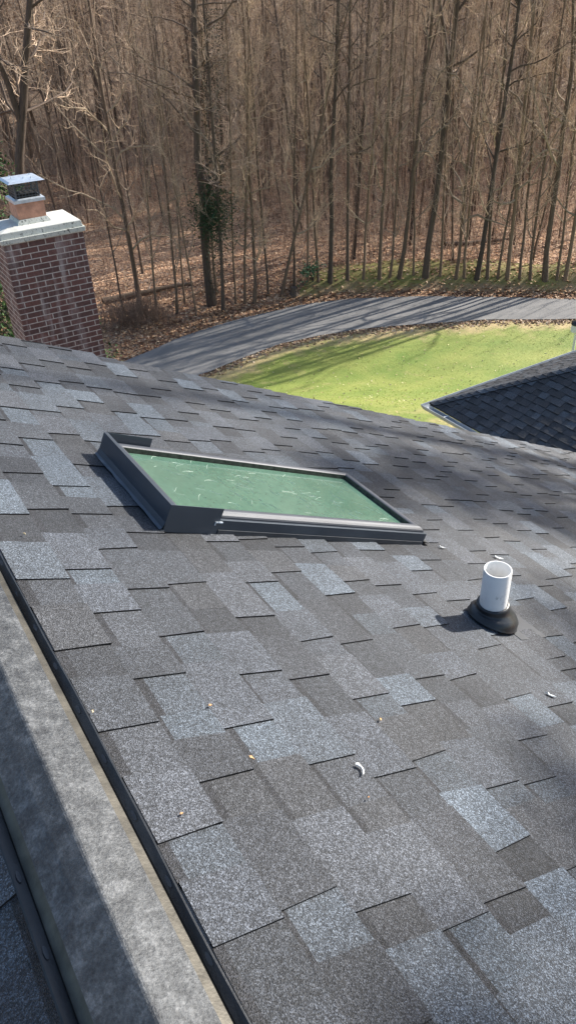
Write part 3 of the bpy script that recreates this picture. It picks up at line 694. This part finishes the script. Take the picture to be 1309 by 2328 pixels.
mb = MB(); x0, x1, y0, y1 = a0+.062, a1-.060, b0+.060, b1-.060; nx, ny = 24, 12
mb.add([(x0+(x1-x0)*i/nx, y0+(y1-y0)*j/ny, .0575-.0012*math.sin(math.pi*i/nx)*math.sin(math.pi*j/ny)) for i in range(nx+1) for j in range(ny+1)], [(i*(ny+1)+j, (i+1)*(ny+1)+j, (i+1)*(ny+1)+j+1, i*(ny+1)+j+1) for i in range(nx) for j in range(ny)])
part(mb, 'pane', M['glass'], smooth=True)
# head flashing: tall wall on the uphill side with returns on both long sides
mb = MB(); ht = .106
mb.box((a0-.004, b0-.004, .006), (a0-.0015, b1+.004, ht))
mb.box((a0-.0015, b0-.004, .006), (a0+.205, b0-.0015, ht))
mb.box((a0-.0015, b1+.0015, .006), (a0+.205, b1+.004, ht))
mb.box((a0-.0015, b0-.0015, ht-.002), (a0+.012, b1+.0015, ht))
mb.add([(a0-.004, b0-.01, .0125), (a0-.018, b0-.01, .0125), (a0-.018, b1+.01, .0125), (a0-.004, b1+.01, .0125)], [(0, 1, 2, 3)])
# apron bent out at the foot, slightly wavy
nn = 14; vs = []
for j in range(nn+1):
    t = b0-.004+(b1-b0+.008)*j/nn; w_ = .004*math.sin(j*1.7)
    vs += [(a0-.0045, t, .040), (a0-.010, t, .020), (a0-.019-w_*.6, t, .0125+abs(w_)*.5)]
mb.add(vs, [(j*3+i, (j+1)*3+i, (j+1)*3+i+1, j*3+i+1) for j in range(nn) for i in range(2)])
hf = part(mb, 'head_flashing', M['clad'])
mb = MB(); mb.box((a0+.188, b0-.009, .052), (a0+.204, b0-.004, .056)); mb.box((a0+.200, b0-.012, .053), (a0+.214, b0-.006, .058)); mb.box((a0+.186, b0-.007, .042), (a0+.190, b0-.004, .056))
part(mb, 'clip', M['galv'])
# sill flashing skirt at the lower end and side foot
mb = MB(); mb.add([(a1+.0005, b0, .026), (a1+.055, b0+.004, .0140), (a1+.055, b1-.004, .0140), (a1+.0005, b1, .026)], [(0, 1, 2, 3)])
mb.box((a0+.21, b0-.006, .006), (a1-.012, b0-.0012, .024))
part(mb, 'sill_flashing', M['plate'])
mb = MB(); mb.box((0, 0, 0), (.070, .018, .0008)); st_o = mb.build('sticker', M['white'], None, M=MR @ Matrix.Translation((a0+.118, b0+.115, 0)) @ Matrix.Rotation(0, 4, 'Z') if False else MR @ Matrix.Translation((a0+.030, b0+.128, .0826)) @ Matrix.Rotation(R(90), 4, 'Z')); 
st_o.parent = sky_o; st_o['label'] = 'small white sticker with a red block on the sash'
M['red'] = plain('sticker_red', (.45, .05, .05), .5)
mb = MB(); mb.box((.012, .004, .0009), (.046, .013, .0013)); o = mb.build('sticker_print', M['red'], None, M=MR @ Matrix.Translation((a0+.030, b0+.128, .0826)) @ Matrix.Rotation(R(90), 4, 'Z')); o.parent = sky_o
# hair-like scratches on the pane film
P = []; gS = np.random.default_rng(17); nS = 120
for i in range(nS):
    s = gS.uniform(x0+.06, x1-.06); t = gS.uniform(y0+.03, y1-.03); a = gS.normal(1.9, .7); L_ = gS.uniform(.01, .07); cv = gS.normal(0, 14); pts_ = []
    for j in range(5):
        pts_.append((min(max(s, x0+.004), x1-.004), min(max(t, y0+.004), y1-.004), .0575)); s += math.cos(a)*L_/4; t += math.sin(a)*L_/4; a += cv*L_/4
    P.append(pts_)
P = np.array(P); V, F = tubes(P, np.full((nS, 5), .00065)*gS.uniform(.5, 1.3, (nS, 1)), 3)
V = np.array([tuple(MR @ Vector(p)) for p in V]); o = mesh_np('film_scratches', V, F, M['scratch'], sky_o); o['kind'] = 'stuff'
# wide drifts of pale smear
# ---- vent pipe
sp, tp = 2.392, 1.430; base = MR @ Vector((sp, tp, 0)); RP = .0492
def lathe(mb, prof, n=40, M_=None, tilt=None, mi=0):
    vs = []
    for (r_, z_) in prof:
        for i in range(n):
            a = 2*math.pi*i/n; p = Vector((r_*math.cos(a), r_*math.sin(a), z_)); vs.append(tuple(M_ @ p) if M_ is not None else tuple(p))
    mb.add(vs, [(j*n+i, j*n+(i+1) % n, (j+1)*n+(i+1) % n, (j+1)*n+i) for j in range(len(prof)-1) for i in range(n)], mi)
MV = Matrix.Translation(base)
mb = MB(); lathe(mb, [(RP, -.02), (RP, .2505), (RP-.0008, .2520), (RP-.0048, .2520), (RP-.0056, .2500), (RP-.0058, -.02)], 48, MV)
pipe = to_house(mb.build('vent_pipe', M['pvc'], smooth=True)); pipe['label'] = 'short white plastic vent pipe, smudged, open at the top'
pipe.data.polygons.foreach_set('use_smooth', [True]*len(pipe.data.polygons))
em = pipe.modifiers.new('e', 'EDGE_SPLIT'); em.split_angle = R(35)
# rubber boot: vertical collar at the top blending into the roof plane below
mb = MB(); n = 48; vs = []; prf = [(.0510, .098, 0), (.0585, .097, 0), (.0600, .088, .05), (.0600, .078, .1), (.067, .066, .3), (.080, .056, .6), (.092, .040, .85), (.093, .024, 1), (.096, .0165, 1)]
for r_, e_, bl in prf:
    for i in range(n):
        a = 2*math.pi*i/n; v = Vector((r_*math.cos(a), r_*math.sin(a), e_*1.0)); A_ = base+v
        B_ = MR @ Vector((sp+r_*1.05*math.cos(a), tp+r_*math.sin(a), e_)); vs.append(tuple(A_.lerp(B_, bl)))
mb.add(vs, [(j*n+i, j*n+(i+1) % n, (j+1)*n+(i+1) % n, (j+1)*n+i) for j in range(len(prf)-1) for i in range(n)])
o = mb.build('boot', M['rubber'], smooth=True); o.parent = pipe
mb = MB(); ta_, tb_ = tp-.125, tp+.125
mb.add([(2.424, ta_, .0085), (2.579, ta_, .0140), (2.579, tb_, .0140), (2.424, tb_, .0085), (2.424, ta_, .003), (2.579, ta_, .003), (2.579, tb_, .003), (2.424, tb_, .003)], [(0,1,2,3), (0,4,5,1), (1,5,6,2), (2,6,7,3), (3,7,4,0)]); o = mb.build('flashing_plate', M['plate'], None, M=MR); o.parent = pipe
# shingles laid over the upper and near part of the plate
mb = MB(); rg = random.Random(4)
def tab(s0_, s1_, t0_, t1_, e0, e1, tn, curve=None):
    q = [(s0_, t0_, e0), (s1_, t0_, e1), (s1_, t1_, e1), (s0_, t1_, e0)]; q2 = [(a_, b_, .002) for a_, b_, _ in q]
    mb.add(q, [(0, 1, 2, 3)], 0, tn)
    for i in range(4):
        j = (i+1) % 4; mb.add([q[i], q[j], q2[j], q2[i]], [(0, 3, 2, 1)], 1)
tab(2.4235, 2.5400, tp-.24, tp-.072, .0055, .0170, (.050, .050, .053))
o = mb.build('overlaid_shingles', [M['shingle'], M['edge']], None, M=MR); to_house(o)

# ------------------------------------------------------------------ brick chimney
YC = 9.58; CX0, CX1 = 1.975, 2.945; CD = .66; ZC = 12-2.47
ch = empty('brick_chimney', ((CX0+CX1)/2, YC+CD/2, 0)); tag(ch, 'red brick chimney with lime streaks and a pale cement crown, left of the driveway', 'chimney')
inv = Matrix.Translation((-(CX0+CX1)/2, -(YC+CD/2), 0))
def toch(o, par=None):
    o.parent = par or ch
    if not par: o.matrix_parent_inverse = inv
    return o
mb = MB(); mb.box((CX0, YC, 1.5), (CX1, YC+CD, ZC)); toch(mb.build('brick_shaft', M['brick']))
def local_obj(mb, name, mat, origin, **kw):
    o = mb.build(name, mat, None, **kw); return o
zc = ZC
mbc = MB()
def prism(mb, r0_, r1_, z0_, z1_, seg=1):
    (x0, y0, x1, y1), (u0, v0, u1, v1) = r0_, r1_
    mb.add([(x0,y0,z0_),(x1,y0,z0_),(x1,y1,z0_),(x0,y1,z0_),(u0,v0,z1_),(u1,v0,z1_),(u1,v1,z1_),(u0,v1,z1_)], [(0,3,2,1),(4,5,6,7),(0,1,5,4),(1,2,6,5),(2,3,7,6),(3,0,4,7)])
W_, D_ = CX1-CX0, CD
prism(mbc, (-.025, -.03, W_+.025, D_+.03), (-.030, -.035, W_+.030, D_+.035), 0, .055)
prism(mbc, (-.012, -.015, W_+.008, D_+.015), (-.004, -.005, W_-.004, D_+.005), .0555, .125)
prism(mbc, (-.004, -.005, W_-.004, D_+.005), (.20, .20, W_-.20, D_-.20), .1255, .165)
crown = mbc.build('crown', M['crown'], None, bevel=.004); crown.location = (CX0-0, YC, ZC); crown.parent = ch; crown.matrix_parent_inverse = inv
FXc, FYc, FZ = 2.425, YC+.32, ZC+.17
mb = MB(); fw, ft = .165, .018; z0, z1 = -.04, .23
for (x0, x1, y0, y1) in ((-fw, fw, -fw, -fw+ft), (-fw, fw, fw-ft, fw), (-fw, -fw+ft, -fw+ft, fw-ft), (fw-ft, fw, -fw+ft, fw-ft)): mb.box((x0, y0, z0), (x1, y1, z1))
flue = mb.build('flue', M['terracotta'], None); flue.location = (FXc, FYc, FZ); flue.parent = ch; flue.matrix_parent_inverse = inv
mb = MB(); prism(mb, (-fw-.04, -fw-.04, fw+.04, fw+.04), (-fw-.01, -fw-.01, fw+.01, fw+.01), -.03, .035)
o = mb.build('mortar_collar', M['crown'], None); o.location = (FXc, FYc, FZ); o.parent = ch; o.matrix_parent_inverse = inv
# spark arrestor
cap = MB(); k = .185
cap.add([(-k, -k, .215), (k, -k, .215), (k, k, .215), (-k, k, .215), (-k, -k, .250), (k, -k, .250), (k, k, .250), (-k, k, .250), (-.15, -.15, .262), (.15, -.15, .262), (.15, .15, .262), (-.15, .15, .262)],
        [(0,1,5,4),(1,2,6,5),(2,3,7,6),(3,0,4,7),(4,5,9,8),(5,6,10,9),(6,7,11,10),(7,4,8,11)])
cap = cap.build('spark_arrestor', M['galv'], None); cap.location = (FXc, FYc, FZ); cap.parent = ch; cap.matrix_parent_inverse = inv
mb = MB(); kz0, kz1, kk = .262, .455, .135; nb = 7; r_ = .0026
for sx_, sy_, dx_, dy_ in ((-1, -1, 1, 0), (-1, 1, 1, 0), (-1, -1, 0, 1), (1, -1, 0, 1)):
    for i in range(nb+1):
        f = -1+2*i/nb; x = (f if dx_ else sx_)*kk; y = (f if dy_ else sy_)*kk; mb.box((x-r_, y-r_, kz0), (x+r_, y+r_, kz1))
    for j in range(6):
        z = kz0+(kz1-kz0)*(j+.5)/6; xa, xb = (-kk, kk) if dx_ else (sx_*kk-.0021, sx_*kk+.0021); ya, yb = (-kk, kk) if dy_ else (sy_*kk-.0021, sy_*kk+.0021); mb.box((xa, ya, z-.0035), (xb, yb, z+.0035))
for sx_ in (-1, 1):
    for sy_ in (-1, 1): mb.box((sx_*kk-.009, sy_*kk-.009, kz0), (sx_*kk+.009, sy_*kk+.009, kz1))
o = mb.build('mesh_cage', M['mesh'], None); o.parent = cap
mb = MB(); mb.box((-.12, -.12, .20), (.12, .12, .30)); o = mb.build('flue_throat', M['throat_dark'], None); o.parent = cap  # near-black block filling the flue opening
mb = MB(); k = .215; mb.add([(-k, -k, .440), (k, -k, .440), (k, k, .440), (-k, k, .440), (-k+.03, -k+.03, .458), (k-.03, -k+.03, .458), (k-.03, k-.03, .458), (-k+.03, k-.03, .458), (0, 0, .472)],
        [(0,1,5,4),(1,2,6,5),(2,3,7,6),(3,0,4,7),(4,5,8),(5,6,8),(6,7,8),(7,4,8),(0,3,2,1)])
for (x, y) in ((-.12, -.02), (0, -.10), (.12, .06), (-.1, .12), (.08, -.13)): mb.box((x-.005, y-.005, .458), (x+.005, y+.005, .482))
o = mb.build('lid', M['galv'], None); o.parent = cap; o['label'] = 'pale sheet metal lid of the chimney cap'

# ------------------------------------------------------------------ neighbouring hipped roof on posts
CX, CY, CZ = 9.19, 10.04, 5.10; RX, RY = 8.6, 8.0; PT = .52; PA = math.atan(PT); cp, spn = math.cos(PA), math.sin(PA)
pav = empty('carport', (CX, CY, CZ-2.6)); tag(pav, 'low hipped outbuilding roof with dark slate grey shingles and a white gutter, at the right', 'outbuilding')
def topav(o, par=None):
    if par: o.parent = par; return o
    o.parent = pav; o.matrix_parent_inverse = Matrix.Translation((-CX, -CY, -(CZ-2.6))); return o
rise = 4.0/cp
def mk(S, T_, O, length, seed, run=rise):
    n = int(run/.1425); N2 = np.cross(np.array(S), np.array(T_)); N2 = N2 if N2[2] > 0 else -N2
    def tr(s):   # s from the top down
        up_ = max(0., (run-s))*cp; return up_, length-up_
    return slope('roof', S, T_, N2, O, [run-.1425*(n-i) for i in range(n)], tr, None, seed, mat=M['shingle2'])
M['shingle2'] = m_shingle('slate_grey_granules', .9, .5)
OX = np.array([CX, CY, CZ])
# -X face: down-slope direction -X
top = OX+np.array([cp*rise, 0, spn*rise])
topav(mk((-cp, 0, -spn), (0, -1, 0), np.array([CX+cp*rise, CY, CZ+spn*rise]), RY, 31))
o = topav(mk((0, cp, -spn), (1, 0, 0), np.array([CX, CY-cp*rise, CZ+spn*rise]), RX, 32)); o['label'] = 'far slope of the hipped roof, seen edge on'
mb = MB()   # remaining faces and the soffit
A_ = (CX, CY, CZ-.02); B_ = (CX+RX, CY, CZ-.02); C_ = (CX+RX, CY-RY, CZ-.02); D2 = (CX, CY-RY, CZ-.02); R1 = (CX+4, CY-4, CZ-.02+4*PT); R2 = (CX+RX-4, CY-4, CZ-.02+4*PT)
mb.add([A_, B_, C_, D2, R1, R2], [(3, 0, 4), (0, 1, 5, 4), (1, 2, 5), (2, 3, 4, 5), (0, 3, 2, 1)]); topav(mb.build('roof_deck', M['darkpost']))
# hip cap shingles
mb = MB(); rg = random.Random(6); Lh = 4/ (1/math.sqrt(2)) ; d = Vector((1, -1, PT)).normalized(); tot = Vector((4, -4, 4*PT)).length; n = int(tot/.15)
sideA = Vector((0, -1, 0)); 
for i in range(n):
    p0 = Vector((CX, CY, CZ+.012))+d*(i*.15); p1 = p0+d*.165; tn = tuple(c*1.5 for c in tone_pick(rg))
    for sd_, dn in ((Vector((0, -1, 0)), 0), (Vector((1, 0, 0)), 1)):
        wv = sd_*.15
        a_ = p0+Vector((0, 0, .020)); b_ = p0+wv+Vector((0, 0, .016)); c_ = p1+wv+Vector((0, 0, .006)); d_ = p1+Vector((0, 0, .010))
        f = (0, 1, 2, 3) if dn else (0, 3, 2, 1); mb.add([a_, b_, c_, d_], [f], 0, tn)
        z = Vector((0, 0, -.02)); mb.add([a_, b_, b_+z, a_+z], [(0, 1, 2, 3)], 1); mb.add([b_, c_, c_+z, b_+z], [(0, 1, 2, 3)], 1)
topav(mb.build('hip_cap', [M['shingle2'], M['edge']]))
# gutters
def gutter(p, dirv, out, length):
    """open channel; p corner at roof edge, dirv along, out outward"""
    p = Vector(p); dv = Vector(dirv); ov = Vector(out); z = Vector((0, 0, 1))
    prof = [(0, -.01), (0, -.11), (.075, -.11), (.105, -.055), (.115, -.012), (.104, -.010), (.095, -.055), (.07, -.10), (.008, -.10)]
    vs = []; 
    for k_ in (-.115, length):
        for (o_, h_) in prof: vs.append(tuple(p+dv*(k_+ (0.115-o_ if k_ < 0 else 0))+ov*o_+z*h_))
    m_ = len(prof); mb = MB(); mb.add(vs, [(i, i+1, m_+i+1, m_+i) for i in range(m_-1)]); return mb
gu = topav(gutter((CX-.004, CY, CZ-.012), (0, -1, 0), (-1, 0, 0), RY).build('gutter', M['gutter'])); gu['label'] = 'white gutter along the near eave with metal straps'
topav(gutter((CX, CY+.004, CZ-.012), (1, 0, 0), (0, 1, 0), RX).build('gutter', M['gutter']))
for i in range(8):
    yy = CY-.55-i*.95; mb = MB(); mb.box((CX-.120, yy-.012, CZ-.022), (CX+.03, yy+.012, CZ-.017)); topav(mb.build('gutter_strap', M['white']), gu)
for (x, y) in ((CX+.42, CY-.62), (CX+RX-.42, CY-.62), (CX+.42, CY-RY+.5), (CX+RX-.42, CY-RY+.5)):
    mb = MB(); mb.box((x-.08, y-.08, 1.6), (x+.08, y+.08, CZ-.022)); topav(mb.build('post', M['darkpost'], bevel=.01))

# lamp on the lawn at the right edge
P = CAM+ray(1311, 742)*20.5; l, q = lq(P[0], P[1]); zg = float(gz(np.array(l), np.array(q)))
lt = empty('garden_lantern', (P[0], P[1], zg)); tag(lt, 'round white and dark lantern on a thin post at the right edge of the lawn', 'lantern'); hh = P[2]-zg
mb = MB(); lathe(mb, [(.035, 0), (.035, hh-.12)], 12); mb.build('post', M['white'], lt, smooth=True)
mb = MB(); lathe(mb, [(.001, hh-.15), (.14, hh-.15), (.15, hh-.13), (.15, hh+.05), (.001, hh+.05)], 24); mb.build('drum', M['white'], lt)
mb = MB(); lathe(mb, [(.16, hh+.05), (.165, hh+.07), (.12, hh+.13), (.001, hh+.15)], 24); mb.build('cap', M['black'], lt, smooth=True)

# ------------------------------------------------------------------ small things lying on the roof
def roof_bit(name, s, t, pts_, mat, label, cat, group=None, e=.0125, rot=0., th=.0016, tone=(.4, .2, .1)):
    n = len(pts_); mb = MB(); top = [(x, y, th+.002*math.sin(i*1.9)) for i, (x, y) in enumerate(pts_)]; bot = [(x, y, 0) for x, y in pts_]
    mb.add(top+bot, [tuple(range(n))]+[(i, n+i, n+(i+1) % n, (i+1) % n) for i in range(n)], 0, tone); o = mb.build(name, mat)
    o.matrix_world = MR @ Matrix.Translation((s, t, e)) @ Matrix.Rotation(rot, 4, 'Z'); tag(o, label, cat, group); return o
M['dropping'] = plain('bird_dropping', (.75, .76, .74), .7)
comma = [(-.016, .004), (-.010, .0105), (0, .012), (.010, .009), (.018, .002), (.024, -.008), (.027, -.018), (.024, -.019), (.018, -.009), (.010, -.001), (.002, .002), (-.006, -.001), (-.013, -.001)]
roof_bit('bird_dropping', 1.262, .885, [(x*.75, y*.75) for x, y in comma], M['dropping'], 'comma shaped white bird dropping on a pale shingle in the foreground', 'bird dropping', rot=R(-70))
splat = [(math.cos(i*.524)*(.020+.010*math.sin(i*2.3)), math.sin(i*.524)*(.007+.003*math.cos(i*3.1))) for i in range(12)]
roof_bit('bird_dropping', 3.00, 1.91, [(x*1.2, y*1.2) for x, y in splat], M['dropping'], 'white splash on the shingles just behind the vent pipe', 'bird dropping', rot=R(-35))
roof_bit('bird_dropping', 2.21, 1.016, [(x*.8, y*.8) for x, y in splat], M['dropping'], 'small white fleck on a shingle edge below the vent pipe', 'bird dropping', rot=R(-55))
roof_bit('bird_dropping', 2.68, 1.985, [(x*.8, y*.8) for x, y in splat], M['dropping'], 'white smear on the shingles beyond the lower corner of the skylight', 'bird dropping', rot=R(-30))
leafp = [(-.011, 0), (-.005, .004), (.002, .005), (.010, .001), (.004, -.004), (-.004, -.004)]
for i, (s, t, lab, sc_, rt) in enumerate([(1.000, 1.141, 'tan leaf scrap at the end of a shingle line in the middle foreground', .8, .3), (1.009, .964, 'long straw coloured leaf scrap left of the bird dropping', 1., -1.), (.719, 1.162, 'tiny straw scrap beside the ridge vent', .7, 1.2), (.782, .859, 'small orange leaf crumb below the longest shingle line', .6, .2), (1.45, 1.02, 'pale curled scrap right of centre on the shingles', .9, .8), (.80, 1.93, 'tiny leaf crumb uphill of the skylight', .8, 2.), (1.22, .80, 'orange crumb just below the bird dropping', .5, .5)]):
    roof_bit('leaf_scrap', s, t, [(x*sc_*.75, y*sc_*.75) for x, y in leafp], M['leafy'], lab, 'leaf scrap', 'leaf scraps on the roof', rot=rt, tone=((.55, .30, .14), (.62, .40, .2), (.6, .5, .32))[i % 3])
